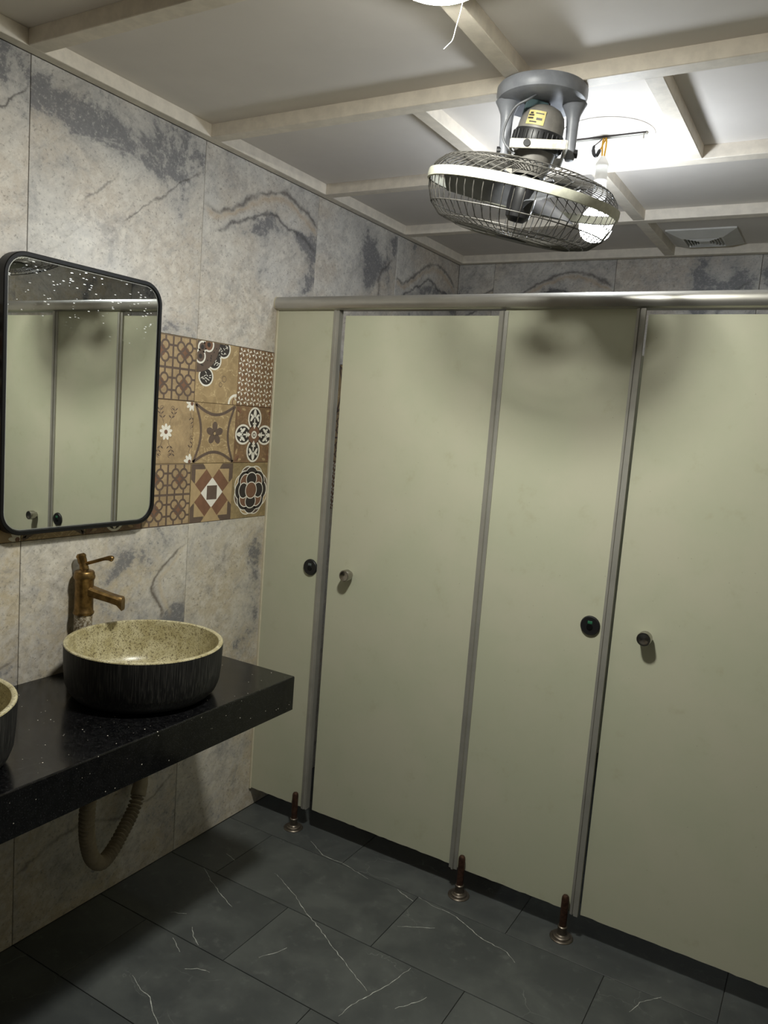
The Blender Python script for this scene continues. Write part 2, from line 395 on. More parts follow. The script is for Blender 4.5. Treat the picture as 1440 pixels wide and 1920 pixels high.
def pr_lattice():
    p = Print()
    for c in (.25, .75):
        for d in (.25, .75):
            p.ell(c, d, .095, .095, BROWN, 0)
            for sx in (-1, 1):
                for sy in (-1, 1):
                    p.ring(c + sx * .088, d + sy * .088, .074, .034, GREY, 1 + .08 * (sx + 1) + .04 * (sy + 1))
                    p.line((c + sx * .095, d + sy * .155), (c + sx * .095, d + sy * .25), .034, GREY, 1.35)
                    p.line((c + sx * .155, d + sy * .095), (c + sx * .25, d + sy * .095), .034, GREY, 1.7)
    for q in (0.0, .5, 1.0):
        p.line((q, 0), (q, 1), .036, GREY, 2.1); p.line((0, q), (1, q), .036, GREY, 2.5)
    return p
def pr_lace():
    p = Print(); rnd = random.Random(3)
    lobes = [(math.radians(-8), .62), (math.radians(-36), .50), (math.radians(-68), .62)]
    for sgn, o in ((1, 0), ):
        for a, r in lobes:
            cx, cy = r * math.cos(a), 1 + r * math.sin(a)
            p.ell(cx, cy, .17, .16, WHITE, 0); p.ell(cx, cy, .142, .132, DARK, 1)
            for i in range(12):
                t = rnd.random() * 6.28; q = .1 * math.sqrt(rnd.random())
                x, y = cx + q * math.cos(t), cy + q * math.sin(t); t2 = rnd.random() * 6.28
                p.line((x, y), (x + .045 * math.cos(t2), y + .045 * math.sin(t2)), .012, WHITE, 2)
        p.ell(.0, 1.0, .52, .52, GREY, 3, n=32)
        for a in (-15, -40, -70):
            cx, cy = .40 * math.cos(math.radians(a)), 1 + .40 * math.sin(math.radians(a))
            for i in range(5): p.ell(cx + rnd.uniform(-.06, .06), cy + rnd.uniform(-.06, .06), .014, .014, DARK, 4, n=8)
        for a, r, q in ((-12, .27, .12), (-72, .27, .12), (-42, .16, .1)):
            cx, cy = r * math.cos(math.radians(a)), 1 + r * math.sin(math.radians(a))
            p.ell(cx, cy, q, q, WHITE, 5); p.ell(cx, cy, q - .03, q - .03, BROWN if a == -12 else GREY, 6); p.ell(cx, cy, .04, .04, DARK, 7)
    p.ell(.98, .02, .20, .17, WHITE, 0); p.ell(.99, .01, .17, .14, TAN, 1); p.ring(.95, .05, .06, .02, BROWN, 2); p.ring(.98, .12, .03, .015, WHITE, 3)
    p.ring(.66, .42, .05, .01, GREY, 0); p.ring(.58, .32, .035, .01, GREY, 0)
    return p
def pr_pinwheel():
    p = Print(); n = 6
    for i in range(n):
        for j in range(n):
            cx, cy = (i + .5) / n, (j + .5) / n; h = .5 / n
            for k in range(4):
                a = k * PI / 2 + .3; ca, sa = math.cos(a), math.sin(a)
                pt = lambda u, w: (cx + h * (u * ca - w * sa), cy + h * (u * sa + w * ca))
                p.poly([pt(.08, 0), pt(1.0, -.05), pt(.75, .42)], WHITE, 0)
                if k % 2: p.poly([pt(.5, -.6), pt(.95, -.5), pt(.7, -.2)], BROWN, 0)
    return p
def daisy(p, cx, cy, r, lay, n=9):
    for k in range(n):
        a = 2 * PI * k / n + .2; p.ell(cx + r * .62 * math.cos(a), cy + r * .62 * math.sin(a), r * .36, r * .2, WHITE, lay, a, 12)
    p.ell(cx, cy, r * .34, r * .34, WHITE, lay + 1); p.ell(cx, cy, r * .26, r * .26, BROWN, lay + 2)
def sprig(p, x, y, sx, sy):
    pts = [(x + sx * .13 * math.sin(t * 2.4) * t * 1.0, y + sy * .24 * t) for t in [i / 8 for i in range(9)]]
    p.pline(pts, .008, GREY, 0); p.ring(pts[-1][0] - sx * .035, pts[-1][1], .035, .008, GREY, 0, 0, 4.5)
    for i in (3, 5, 7):
        q = pts[i]
        for s in (-1, 1): p.ell(q[0] + s * .035, q[1] + sy * .02, .032, .011, GREY, 1, s * sy * .7, 10)
def pr_flower():
    p = Print(); daisy(p, .42, .5, .135, 2)
    for sx, sy in ((1, 1), (-1, -1), (-.8, 1), (.8, -1)): sprig(p, .42 + .07 * sx, .5 + .13 * sy, sx, sy)
    for cy in (.97, .03):
        daisy(p, .95, cy, .13, 2); sprig(p, .92, cy + (-.14 if cy > .5 else .14), 1, -1 if cy > .5 else 1)
    daisy(p, -.02, .97, .1, 2); daisy(p, -.02, .03, .1, 2)
    return p
def pr_frame():
    p = Print(); w = .05
    def arc(f): p.pline([f(i / 16) for i in range(17)], w, GREY, 0)
    b = lambda t: .15 * math.sin(PI * t)
    arc(lambda t: (.02 + .96 * t, .985 - b(t) * 1.15)); arc(lambda t: (.02 + .96 * t, .015 + b(t) * 1.15))
    arc(lambda t: (.03 + b(t), .02 + .96 * t)); arc(lambda t: (.97 - b(t), .02 + .96 * t))
    for k in range(5):
        a = PI / 2 + 2 * PI * k / 5; p.ell(.5 + .115 * math.cos(a), .5 + .115 * math.sin(a), .085, .062, GREY, 1, a)
    p.ell(.5, .5, .04, .04, GREY, 1); p.ell(.5, .5, .026, .026, TAN, 2)
    return p
def pr_quatrefoil():
    p = Print()
    for k in range(4):
        a = k * PI / 2; ca, sa = math.cos(a), math.sin(a)
        P = lambda u, w: (.5 + u * ca - w * sa, .5 + u * sa + w * ca)
        c = P(.29, 0); p.ell(*c, .205, .18, WHITE, 0, a); p.ell(*c, .17, .145, DARK, 1, a)
        q = P(.37, 0); p.ell(*q, .085, .04, WHITE, 3, a)
        for s in (-1, 1):
            q = P(.30, s * .07); p.ell(*q, .075, .028, WHITE, 3, a - s * .6); q = P(.35, s * .095); p.ell(*q, .022, .022, WHITE, 3)
        p.line(P(.20, -.05), P(.20, .05), .03, WHITE, 4); p.line(P(.15, 0), P(.32, 0), .028, WHITE, 3)
        p.poly([P(.10, 0), P(.16, .04), P(.2, 0), P(.16, -.04)], WHITE, 4)
        d = P(.42, .42); p.ell(*d, .07, .035, BROWN, 0, a + PI / 4); d = P(.36, .44); p.ell(*d, .05, .02, TAN, 0, a)
        d = P(.44, .30); p.ell(*d, .05, .02, TAN, 0, a + 1.3)
    p.ell(.5, .5, .17, .17, DARK, 2); p.ell(.5, .5, .155, .155, BROWN, 2.5); p.ell(.5, .5, .072, .072, WHITE, 5); p.ell(.5, .5, .04, .04, GREY, 6); p.ell(.5, .5, .022, .022, WHITE, 7)
    return p
def pr_diamond():
    p = Print()
    for sx in (-1, 1):
        for sy in (-1, 1):
            Q = lambda u, w: (.5 + sx * u, .5 + sy * w)
            p.poly([Q(.5, .5), Q(.5, .18), Q(.4, .18), Q(.4, .5)], GREY, 0); p.poly([Q(.4, .5), Q(.18, .5), Q(.18, .4), Q(.4, .4)], GREY, 0)
            p.poly([Q(.40, .06), Q(.40, .40), Q(.06, .40)], TAN, 1)
            p.poly([Q(0, .26), Q(.26, 0), Q(.40, .15), Q(.14, .41)], BROWN, 2)
    p.poly([(.5, .76), (.24, .5), (.5, .24), (.76, .5)], WHITE, 3)
    p.poly([(.38, .62), (.38, .38), (.62, .38), (.62, .62)], GREY, 4)
    for a, b, c in (((.5, .74), (.26, 1), (.74, 1)), ((.5, .26), (.26, 0), (.74, 0)), ((.25, .5), (0, .26), (0, .74)), ((.75, .5), (1, .26), (1, .74))): p.poly([a, b, c], TAN, 5)
    return p
def pr_lotus():
    p = Print(); w = .012
    def petal(a, r, rx, ry, c, lay):
        x, y = .5 + r * math.cos(a), .5 + r * math.sin(a); p.ell(x, y, rx + w, ry + w, WHITE, lay, a); p.ell(x, y, rx - w * .4, ry - w * .4, c, lay + .5, a)
    for k in range(8): petal(PI / 8 + k * PI / 4, .30, .15, .17, TAN if k % 2 else GREY, 0)
    for k in range(8): petal(k * PI / 4, .28, .14, .16, DARK, 1)
    for k in range(4): petal(PI / 4 + k * PI / 2, .22, .13, .14, BROWN, 2)
    for k in range(4): petal(k * PI / 2, .20, .12, .135, DARK, 3)
    p.ell(.5, .5, .145 + w, .145 + w, WHITE, 5); p.ell(.5, .5, .14, .14, BROWN, 6)
    return p
KIND = {'lattice': (M_tan, pr_lattice), 'lace': (M_tanv, pr_lace), 'pinwheel': (M_brownt, pr_pinwheel), 'flower': (M_tan, pr_flower), 'frame': (M_tanv, pr_frame),
        'quatrefoil': (M_brownt, pr_quatrefoil), 'diamond': (M_olive, pr_diamond), 'lotus': (M_olive, pr_lotus)}
PM = {k: v[1]().mesh() for k, v in KIND.items()}
ROWS = [['lattice', 'diamond', 'lotus'], ['flower', 'frame', 'quatrefoil'], ['lattice', 'lace', 'pinwheel']]
DH = (1.7218 - 1.1316) / 3
for c in range(-7, 9):
    y0 = S0 - .2 + .2 * c
    for r in range(3):
        cc = c if 0 <= c < 3 else (c + r) % 3
        k = ROWS[r][cc] if 0 <= c < 3 else ROWS[(r + (1 if c < 0 else 2)) % 3][cc]
        t = piece('decor_tile', tile_mesh(.2, DH, .008, KIND[k][0], .0008, .0006), left_frame(y0, 1.1316 + DH * r), wall_left)
        piece('print', PM[k], Matrix.Identity(4), t)
for k in (-7, -6, -5, -4, -3):   # hidden far left stretch of the band
    y0 = max(S0 - 1.6 + WT * (k + 2), YF); y1 = S0 - 1.6 + WT * (k + 3)
    if y1 > y0 + .01: piece('decor_tile', tile_mesh(y1 - y0, 3 * DH, .008, M_tan), left_frame(y0, 1.1316), wall_left)

# ------------------------------------------------------------------ floor tiles
S1, FR = -.1042, .2945
tiles = {}
def tile_at(x, y):
    j = math.floor((S1 - y) / FR) + 1            # row 0 lies behind S1
    x0 = (1.1 - .3 * j) % .6; i = math.floor((x - x0) / .6); return j, i
for j in range(-5, 15):
    yb = S1 - FR * j; ya = max(yb, YF); yt = min(yb + FR, YB)
    if yt - ya < .01: continue
    x0 = (1.1 - .3 * j) % .6
    for i in range(-1, 6):
        a, b = max(0, x0 + .6 * i), min(XR, x0 + .6 * (i + 1))
        if b - a < .01: continue
        tiles[(j, i)] = piece('floor_tile', tile_mesh(b - a, yt - ya, .004, M_floor, .0008, .001), frame((a, ya, -.004), (1, 0, 0), (0, 1, 0), (0, 0, 1)), floor)
VEINS = [[(.151, -.401), (.216, -.438), (.279, -.468), (.362, -.5)],
 [(.354, -.282), (.436, -.316), (.485, -.339), (.528, -.368), (.564, -.389), (.609, -.409), (.675, -.444), (.745, -.483), (.813, -.518), (.885, -.555)],
 [(.347, -.876), (.405, -.898), (.443, -.905), (.484, -.931), (.522, -.953), (.58, -.99)], [(.334, -.05), (.42, -.099), (.508, -.097), (.619, -.12)],
 [(.234, -.629), (.277, -.606)], [(.334, -.64), (.365, -.667), (.403, -.687)], [(.44, -.777), (.467, -.757), (.503, -.748)], [(.324, -.706), (.382, -.738)],
 [(.874, -.673), (.879, -.62), (.903, -.551), (.923, -.487), (.938, -.408)],
 [(.802, -.105), (.866, -.118), (.932, -.118), (1.0, -.147), (1.044, -.168), (1.135, -.18), (1.171, -.209)], [(.818, -.273), (.865, -.241), (.914, -.211)],
 [(.726, -.112), (.798, -.135)], [(.571, -.625), (.599, -.577), (.61, -.547)], [(.153, -.291), (.202, -.306)], [(.976, -.564), (1.012, -.514), (1.026, -.48)],
 [(1.494, -.206), (1.51, -.152), (1.555, -.095)], [(1.2, -.62), (1.3, -.66), (1.42, -.65), (1.5, -.7)], [(1.7, -.3), (1.78, -.36), (1.9, -.38)], [(.9, -1.2), (1.0, -1.26), (1.12, -1.25)]]
rv = random.Random(5); strokes = {}
for L in VEINS:
    P = [Vector((x, y, 0)) for x, y in L]; Q = []
    for a, b in zip(P, P[1:]):
        n = max(2, int((b - a).length / .012))
        for i in range(n):
            q = a.lerp(b, i / n); d = (b - a).normalized(); Q.append(q + Vector((-d.y, d.x, 0)) * rv.uniform(-.002, .002))
    Q.append(P[-1]); nq = len(Q)
    for i in range(nq - 1):
        m = (Q[i] + Q[i + 1]) / 2; fr = (i + .5) / nq
        wd = .0021 * (0.35 + .65 * math.sin(PI * min(1, max(0, fr)))) * rv.uniform(.5, 1.35)
        d = (Q[i + 1] - Q[i]).normalized(); nn = Vector((-d.y, d.x, 0)) * wd / 2
        strokes.setdefault(tile_at(m.x, m.y), []).append([Q[i] + nn, Q[i] - nn, Q[i + 1] - nn, Q[i + 1] + nn])
for key, quads in strokes.items():
    t = tiles.get(key)
    if not t: continue
    org = t.location; V = []; F = []
    for q in quads:
        k = len(V); V += [(p.x - org.x, p.y - org.y, .00412) for p in q]; F.append((k, k + 1, k + 2, k + 3))
    me = bpy.data.meshes.new('vein'); me.from_pydata(V, [], F); me.materials.append(M_vein); piece('vein', me, Matrix.Identity(4), t)

# ------------------------------------------------------------------ ceiling boards and battens
ZS = 2.3225
CY = [-4.05, -3.44, -2.83, -2.22, -1.61, -1.0, -.385, .222, .832]; SW = .045
def batten(lo, hi): return MB().bbox(lo, hi, .0015, 1).build('ceiling_batten', M_strip, ceiling)
for y in CY: batten((.034, y - SW / 2, ZS), (XR - .034, y + SW / 2, ZC + .001))
batten((0.0, YF, ZS), (.034, YB, ZC + .001)); batten((XR - .034, YF, ZS), (XR, YB, ZC + .001))
batten((.034, YB - .036, ZS), (XR - .034, YB, ZC + .001)); batten((.034, YF, ZS), (XR - .034, YF + .036, ZC + .001))
bays = [YF + .036] + CY + [YB - .036]
for i in range(len(bays) - 1):
    a = bays[i] + (SW / 2 if i else 0); b = bays[i + 1] - (SW / 2 if i + 1 < len(bays) - 1 else 0)
    LX = [.725, 1.325, 1.93] if i == 7 else [1.032, 2.05]
    for x in LX: batten((x - .021, a, ZS + .001), (x + .021, b, ZC + .001))
    ed = [.034] + LX + [XR - .034]
    for x0, x1 in zip(ed, ed[1:]):
        MB().box((x0 - .015, a - .015, ZC), (x1 + .015, b + .015, ZC + .012)).build('ceiling_board', M_white_ceiling, ceiling)

# ------------------------------------------------------------------ cubicle partition
def board(name, x0, x1, z0, z1, y0, th, parent, mat=None):
    r = random.Random(int(x0 * 1000)); n = max(4, int((x1 - x0) / .018))
    pts = [(x1, z0), (x1, z1), (x0, z1), (x0, z0)] + [(x0 + (x1 - x0) * i / n, z0 + r.uniform(-.0012, .0014)) for i in range(1, n)]
    return MB().prism(pts, 1, y0, y0 + th).build(name, mat or M_panel, parent)
def cyl(r0, r1, a, b, seg=24, extra=None):
    """solid turned piece from point a to b"""
    a, b = Vector(a), Vector(b); q = (b - a).to_track_quat('Z', 'Y').to_matrix().to_4x4(); L = (b - a).length
    prof = extra or [(0, 0), (r0 * .96, 0), (r0, r0 * .04), (r1, L - r1 * .06), (r1 * .94, L), (0, L)]
    return MB().lathe(prof, seg, Matrix.Translation(a) @ q)
PZ0, PZ1 = .083, 1.872
def lock(x, z, parent, col):
    e = cyl(.0292, .028, (x, 0, z), (x, -.0075, z), 32).build('lock_indicator', M_darkrub, parent, True)
    e['label'] = 'dark round lock indicator with a small ' + ('green window' if col is M_green else 'grey centre')
    cyl(.0095, .009, (x, -.007, z - .003), (x, -.0095, z - .003), 20).build('lock_slot', M_black, e, True)
    MB().bbox((x - .007, -.0088, z + .006), (x + .007, -.0068, z + .0145), .0012, 2).build('lock_window', col, e)
def support(x, y, parent):
    s = cyl(.0115, .0115, (x, y, .038), (x, y, .136), 20, [(0, 0), (.0112, 0), (.0112, .088), (.0102, .094), (.0075, .098), (0, .0995)]).build('support_leg', M_copper, parent, True)
    cyl(.0, .0, (x, y, 0.0), (x, y, .04), 28, [(0, 0), (.0355, 0), (.0355, .002), (.033, .0045), (.027, .005), (.0265, .008), (.0235, .0105), (.018, .011), (.015, .014), (.0135, .03), (.0145, .032), (.0145, .037), (.012, .039), (0, .039)]).build('leg_flange', M_flange, s, True)
def post(x0, x1, parent, kind):
    w = x1 - x0; m = MB()
    if kind == 'h':     # two ribs with a groove
        m.prism([(x0, .002), (x0, -.006), (x0 + .3 * w, -.007), (x0 + .34 * w, -.003), (x0 + .46 * w, -.003), (x0 + .5 * w, -.010), (x1, -.009), (x1, .002)], 2, PZ0 - .006, PZ1)
    elif kind == 'r':   # raised centre ridge
        m.prism([(x0, .002), (x0, -.004), (x0 + .3 * w, -.005), (x0 + .36 * w, -.011), (x0 + .56 * w, -.012), (x0 + .64 * w, -.005), (x1, -.004), (x1, .002)], 2, PZ0 - .008, PZ1 - .006)
    else:
        m.prism([(x0, .004), (x0, -.004), (x0 + .55 * w, -.005), (x0 + .6 * w, -.002), (x1, -.002), (x1, .022), (x1 - .003, .022), (x1 - .003, .004)], 2, PZ0 - .006, PZ1)
    return m.build('aluminium_post', M_alu_dull, parent)
p1 = empty('cubicle_screen', (0, 0, 0), 'narrow ivory fixed cubicle panel against the tiled wall beside the sink', 'partition', 'fixed cubicle panels')
board('panel_board', .007, .252, PZ0 - .002, PZ1, 0, .014, p1)
MB().prism([(0, .016), (0, -.004), (.0065, -.005), (.0085, -.002), (.0085, .016)], 2, PZ0 - .006, PZ1).build('edge_profile', M_cream, p1)
post(.248, .269, p1, 'l'); lock(.219, .975, p1, plain('grey_indicator', rgb(96, 104, 102), .5)); support(.229, -.0155, p1)
p2 = empty('cubicle_screen', (.88, 0, 0), 'ivory fixed cubicle panel between the two doors, green lock window', 'partition', 'fixed cubicle panels')
board('panel_board', .872, 1.266, PZ0 - .001, PZ1, 0, .014, p2)
post(.853, .882, p2, 'r'); post(1.260, 1.285, p2, 'h'); lock(1.226, .966, p2, M_green)
support(.902, -.0155, p2); support(1.246, -.0155, p2)
def knob(x, z, parent):
    k = cyl(.0, .0, (x, .004, z), (x, -.040, z), 28, [(0, 0), (.013, 0), (.013, .008), (.0175, .011), (.0198, .016), (.0198, .037), (.0188, .0395), (.015, .040), (.012, .0385), (0, .0375)]).build('door_knob', M_steel, parent, True)
    k['label'] = 'brushed steel cylinder knob'
d1 = empty('cubicle_door', (.293, .004, 0), 'ivory cubicle door nearest the sink with an open gap along its left edge', 'door', 'cubicle doors')
board('door_leaf', .293, .853, PZ0, 1.8535, .003, .014, d1); knob(.383, .975, d1)
for z in (.3, 1.0, 1.65): cyl(.006, .006, (.850, .024, z - .04), (.850, .024, z + .04), 12).build('hinge', M_alu_dull, d1, True)
d2 = empty('cubicle_door', (1.29, .004, 0), 'wide ivory cubicle door at the right, right of the green lock indicator', 'door', 'cubicle doors')
board('door_leaf', 1.2905, 1.852, PZ0 - .002, 1.857, .003, .014, d2); knob(1.385, .965, d2)
for z in (.3, 1.0, 1.65): cyl(.006, .006, (1.849, .024, z - .04), (1.849, .024, z + .04), 12).build('hinge', M_alu_dull, d2, True)
p3 = empty('wall_cubicle_end', (1.88, 0, 0), None, None); p3['kind'] = 'structure'
board('panel_board', 1.872, XR - .005, PZ0, PZ1, 0, .014, p3); post(1.853, 1.882, p3, 'r'); support(1.9, -.0155, p3); support(2.3, -.0155, p3)
for x in (.99, 2.1):
    dv = empty('wall_cubicle_divider', (x, .02, 0), None, None); dv['kind'] = 'structure'
    MB().bbox((x, .016, .1), (x + .014, YB - .001, 1.872), .001, 1).build('panel_board', M_panel, dv)
    for y in (.3, 1.2): cyl(.012, .012, (x + .007, y, 0), (x + .007, y, .102), 12).build('support_leg', M_copper, dv, True)
# head rail: rounded aluminium extrusion
prof = [(.030, 1.872), (-.006, 1.872), (-.010, 1.8755), (-.017, 1.8765), (-.0205, 1.883), (-.022, 1.892), (-.0215, 1.902), (-.018, 1.911), (-.011, 1.9165), (0, 1.918), (.020, 1.918), (.027, 1.914), (.030, 1.905)]
rail = empty('head_rail', (0, 0, 1.872), 'long rounded aluminium head rail along the top of the cubicle doors', 'rail')
MB().prism(prof, 0, .003, XR - .004).build('rail_extrusion', M_alu, rail, True)
MB().prism([(p[0] * 1.04 - .0003, 1.895 + (p[1] - 1.895) * 1.04) for p in prof], 0, .0005, .004).build('end_cap', M_cream, rail)

# ------------------------------------------------------------------ countertop
def granite():
    n = N('black_granite'); v = n.obj()
    c = n.mix(n.step(n.noise(v, 60, 4, .6), .4, .75), rgb(7, 7, 8), rgb(20, 20, 21))
    c = n.mix(n.step(n.noise(v, 330, 3, .7), .56, .70, 0, .6), c, rgb(70, 70, 71))
    sp = n.math('MULTIPLY', n.step(n.voro(v, 95), .16, .10), n.step(n.noise(v, 47, 2), .60, .66))
    c = n.mix(sp, c, rgb(220, 214, 200)); n.col(c)
    return n.fin(n.step(n.noise(v, 9, 3), .3, .7, .12, .24), 0, .5)
M_gran = granite()
CT = .747; CXF = .494; CYE = -.435; CYS = -2.2
ct = empty('sink_countertop', (0, CYE, .645), 'black speckled granite countertop carrying the sinks along the left wall', 'countertop')
MB().prism([(.0005, CT), (.0005, CT - .022), (CXF - .022, CT - .022), (CXF - .022, .645), (CXF - .001, .645), (CXF, .646), (CXF, CT - .003), (CXF - .0009, CT - .0009), (CXF - .003, CT)], 1, CYS, CYE).build('worktop_slab', M_gran, ct)
MB().bbox((.0005, CYE - .0204, .645), (CXF - .0225, CYE - .0004, CT - .0225), .0012, 1).build('end_apron', M_gran, ct)
for y in (-1.9, -1.1): MB().bbox((.0005, y - .015, .66), (CXF - .021, y + .015, CT - .0225), .001, 1).build('support_rib', M_gran, ct)

# ------------------------------------------------------------------ basins
def basin_mats():
    n = N('charcoal_brushed_stoneware'); v = n.obj()
    a = n.noise(n.scaled(v, 330, 330, 8), 1.0, 4, .6); b = n.noise(v, 7, 4, .6)
    c = n.mix(n.step(a, .42, .8), rgb(20, 20, 20), rgb(74, 72, 68)); c = n.mix(n.step(b, .4, .7, 0, .4), c, rgb(26, 26, 26))
    n.col(c); n.bump(a, .12, .001); outm = n.fin(.55, 0, .35)
    n = N('speckled_cream_stoneware'); v = n.obj()
    c = n.mix(n.step(n.noise(v, 30, 4, .6), .35, .65), rgb(190, 182, 148), rgb(166, 156, 118))
    sp = n.math('MAXIMUM', n.step(n.noise(v, 330, 2, .6), .54, .62), n.step(n.noise(v, 150, 2, .5), .60, .66))
    c = n.mix(n.math('MULTIPLY', sp, .75), c, rgb(78, 66, 44)); n.col(c)
    return outm, n.fin(.3, 0, .5)
M_bout, M_bin = basin_mats()
M_drain = plain('dull_brass_drain', rgb(120, 104, 74), .35, .9)
def basin(loc, label):
    b = empty('vessel_sink', loc, label, 'sink', 'round vessel sinks on the countertop')
    T = Matrix.Translation(loc)
    MB().lathe([(0, .0005), (.146, .0005), (.160, .003), (.176, .010), (.189, .024), (.1965, .044), (.2000, .080), (.2015, .120), (.202, .1415)], 72, T).build('bowl_exterior', M_bout, b, True)
    MB().lathe([(.202, .1415), (.2010, .1438), (.1970, .1450), (.1925, .1446), (.1900, .1425), (.1885, .130), (.184, .083), (.176, .050), (.162, .030), (.136, .020), (.08, .014), (.022, .011)], 72, T).build('bowl_interior', M_bin, b, True)
    MB().lathe([(.0235, .0118), (.021, .0135), (.016, .0125), (.013, .008), (0, .0075)], 32, T).build('drain', M_drain, b, True)
    return b
basin((.275, -.811, CT), 'whole round vessel sink, dark brushed outside and speckled cream inside, behind it the brass tap')
basin((.275, -1.425, CT), 'second round vessel sink cut off by the left edge of the photo')

# ------------------------------------------------------------------ brass tap
M_brass = plain('antique_brass', rgb(132, 106, 66), .36, .9, var=.35, scale=55)
M_corr = N('limescaled_metal'); _v = M_corr.obj()
M_corr.col(M_corr.mix(M_corr.step(M_corr.noise(_v, 160, 4, .7), .42, .6), rgb(112, 96, 70), rgb(196, 188, 172))); M_corr = M_corr.fin(.6, .2)
TX, TY = .036, -.818
tap = empty('basin_tap', (TX, TY, CT), 'antique brass tall single-lever tap behind the round vessel sink', 'tap')
TT = Matrix.Translation((TX, TY, 0))
MB().lathe([(0, CT), (.030, CT), (.031, CT + .004), (.030, CT + .009), (.0255, CT + .012), (.0245, CT + .10), (.0245, .917), (0, .917)], 32, TT).build('tap_stem', M_corr, tap, True)
MB().lathe([(0, .916), (.027, .916), (.0285, .919), (.0285, .923), (.0262, .926), (.0255, .94), (.0255, 1.012), (.0265, 1.014), (.0285, 1.018), (.0290, 1.023), (.0275, 1.028), (.0268, 1.034), (.024, 1.038), (.016, 1.041), (0, 1.042)], 36, TT).build('tap_body', M_brass, tap, True)
dirs = Vector((.83, .42, 0)).normalized(); side = Vector((-dirs.y, dirs.x, 0))
def sect(t, zc, hw, h):   # one cross-section of the spout
    o = Vector((TX, TY, zc)) + dirs * t
    return [o + side * hw * a + Vector((0, 0, h * b)) for a, b in ((-1, -.75), (-.8, -1), (.8, -1), (1, -.75), (1, .5), (.65, 1), (-.65, 1), (-1, .5))]
V = []; F = []
secs = [sect(.015, .984, .018, .014), sect(.04, .9775, .0175, .0125), sect(.076, .9685, .0165, .0115), sect(.098, .963, .0165, .012), sect(.107, .958, .0155, .016), sect(.112, .954, .013, .018)]
for s_ in secs: V += s_
for i in range(len(secs) - 1):
    for j in range(8): F.append((i * 8 + j, i * 8 + (j + 1) % 8, i * 8 + 8 + (j + 1) % 8, i * 8 + 8 + j))
F += [tuple(range(7, -1, -1)), tuple(range(len(V) - 8, len(V)))]
link('spout', V, F, M_brass, tap, True)
lb = Vector((TX, TY, 1.04)); lu = (Vector((0, 0, 1)) - dirs * .30).normalized()
cyl(0, 0, lb, lb + lu * .05, 24, [(0, 0), (.012, 0), (.0125, .008), (.0105, .018), (.0125, .024), (.0125, .036), (.0135, .038), (.0135, .042), (.0115, .044), (.009, .047), (0, .047)]).build('lever_hub', M_brass, tap, True)
h0 = lb + lu * .018
lev = MB().tube(catmull([h0 + dirs * .006, h0 + dirs * .032 + Vector((0, 0, .009)), h0 + dirs * .060 + Vector((0, 0, .019)), h0 + dirs * .076 + Vector((0, 0, .022)), h0 + dirs * .085 + Vector((0, 0, .019))], 5),
                [.0048] * 10 + [.0052, .0056, .006, .0066, .0074, .008, .0084, .0085, .0083, .0075, .005], 12)
lev.build('lever', M_brass, tap, True)

# ------------------------------------------------------------------ corrugated waste hose
M_hose = plain('grey_beige_plastic_hose', rgb(150, 138, 116), .6, var=.12, scale=40)
hs = empty('waste_hose', (.0, -.60, .33), 'corrugated beige waste hose looping under the countertop into the wall', 'hose')
hp = catmull([(.235, -.86, .70), (.222, -.905, .58), (.205, -.918, .47), (.185, -.905, .36), (.162, -.868, .265), (.140, -.815, .213), (.115, -.755, .213), (.09, -.695, .238), (.066, -.640, .265), (.05, -.606, .298), (.046, -.598, .310)], 14)
n = len(hp); ac = 0.0; rr = []
for i, p in enumerate(hp):
    if i: ac += (p - hp[i - 1]).length
# resample evenly for regular rings
tot = ac; step = .0019; Q = [hp[0]]; dist = 0; seg = 0; pos = 0.0; acc = [0.0]
for i in range(1, n): acc.append(acc[-1] + (hp[i] - hp[i - 1]).length)
k = 0; d = step
while d < tot:
    while acc[k + 1] < d: k += 1
    Q.append(hp[k].lerp(hp[k + 1], (d - acc[k]) / (acc[k + 1] - acc[k]))); d += step
MB().tube(Q, [.0170 + .0046 * math.cos(2 * PI * i / 7.0) for i in range(len(Q))], 18).build('corrugated_tube', M_hose, hs, True)
e0 = hp[-1]; ed = (hp[-1] - hp[-4]).normalized()
cyl(0, 0, e0 - ed * .012, e0 + ed * .05, 28, [(0, 0), (.0225, 0), (.0235, .002), (.0225, .038), (.020, .05), (0, .05)]).build('hose_sleeve', M_hose, hs, True)
el = e0 + ed * .03
MB().tube(catmull([el, el + Vector((-.004, .006, .02)), el + Vector((-.022, .012, .03)), Vector((-.001, el.y + .014, el.z + .032))], 6), .019, 16).build('wall_elbow', M_hose, hs, True)
cyl(.03, .028, (0, el.y + .014, el.z + .032), (.006, el.y + .014, el.z + .032), 28).build('wall_flange', M_hose, hs, True)

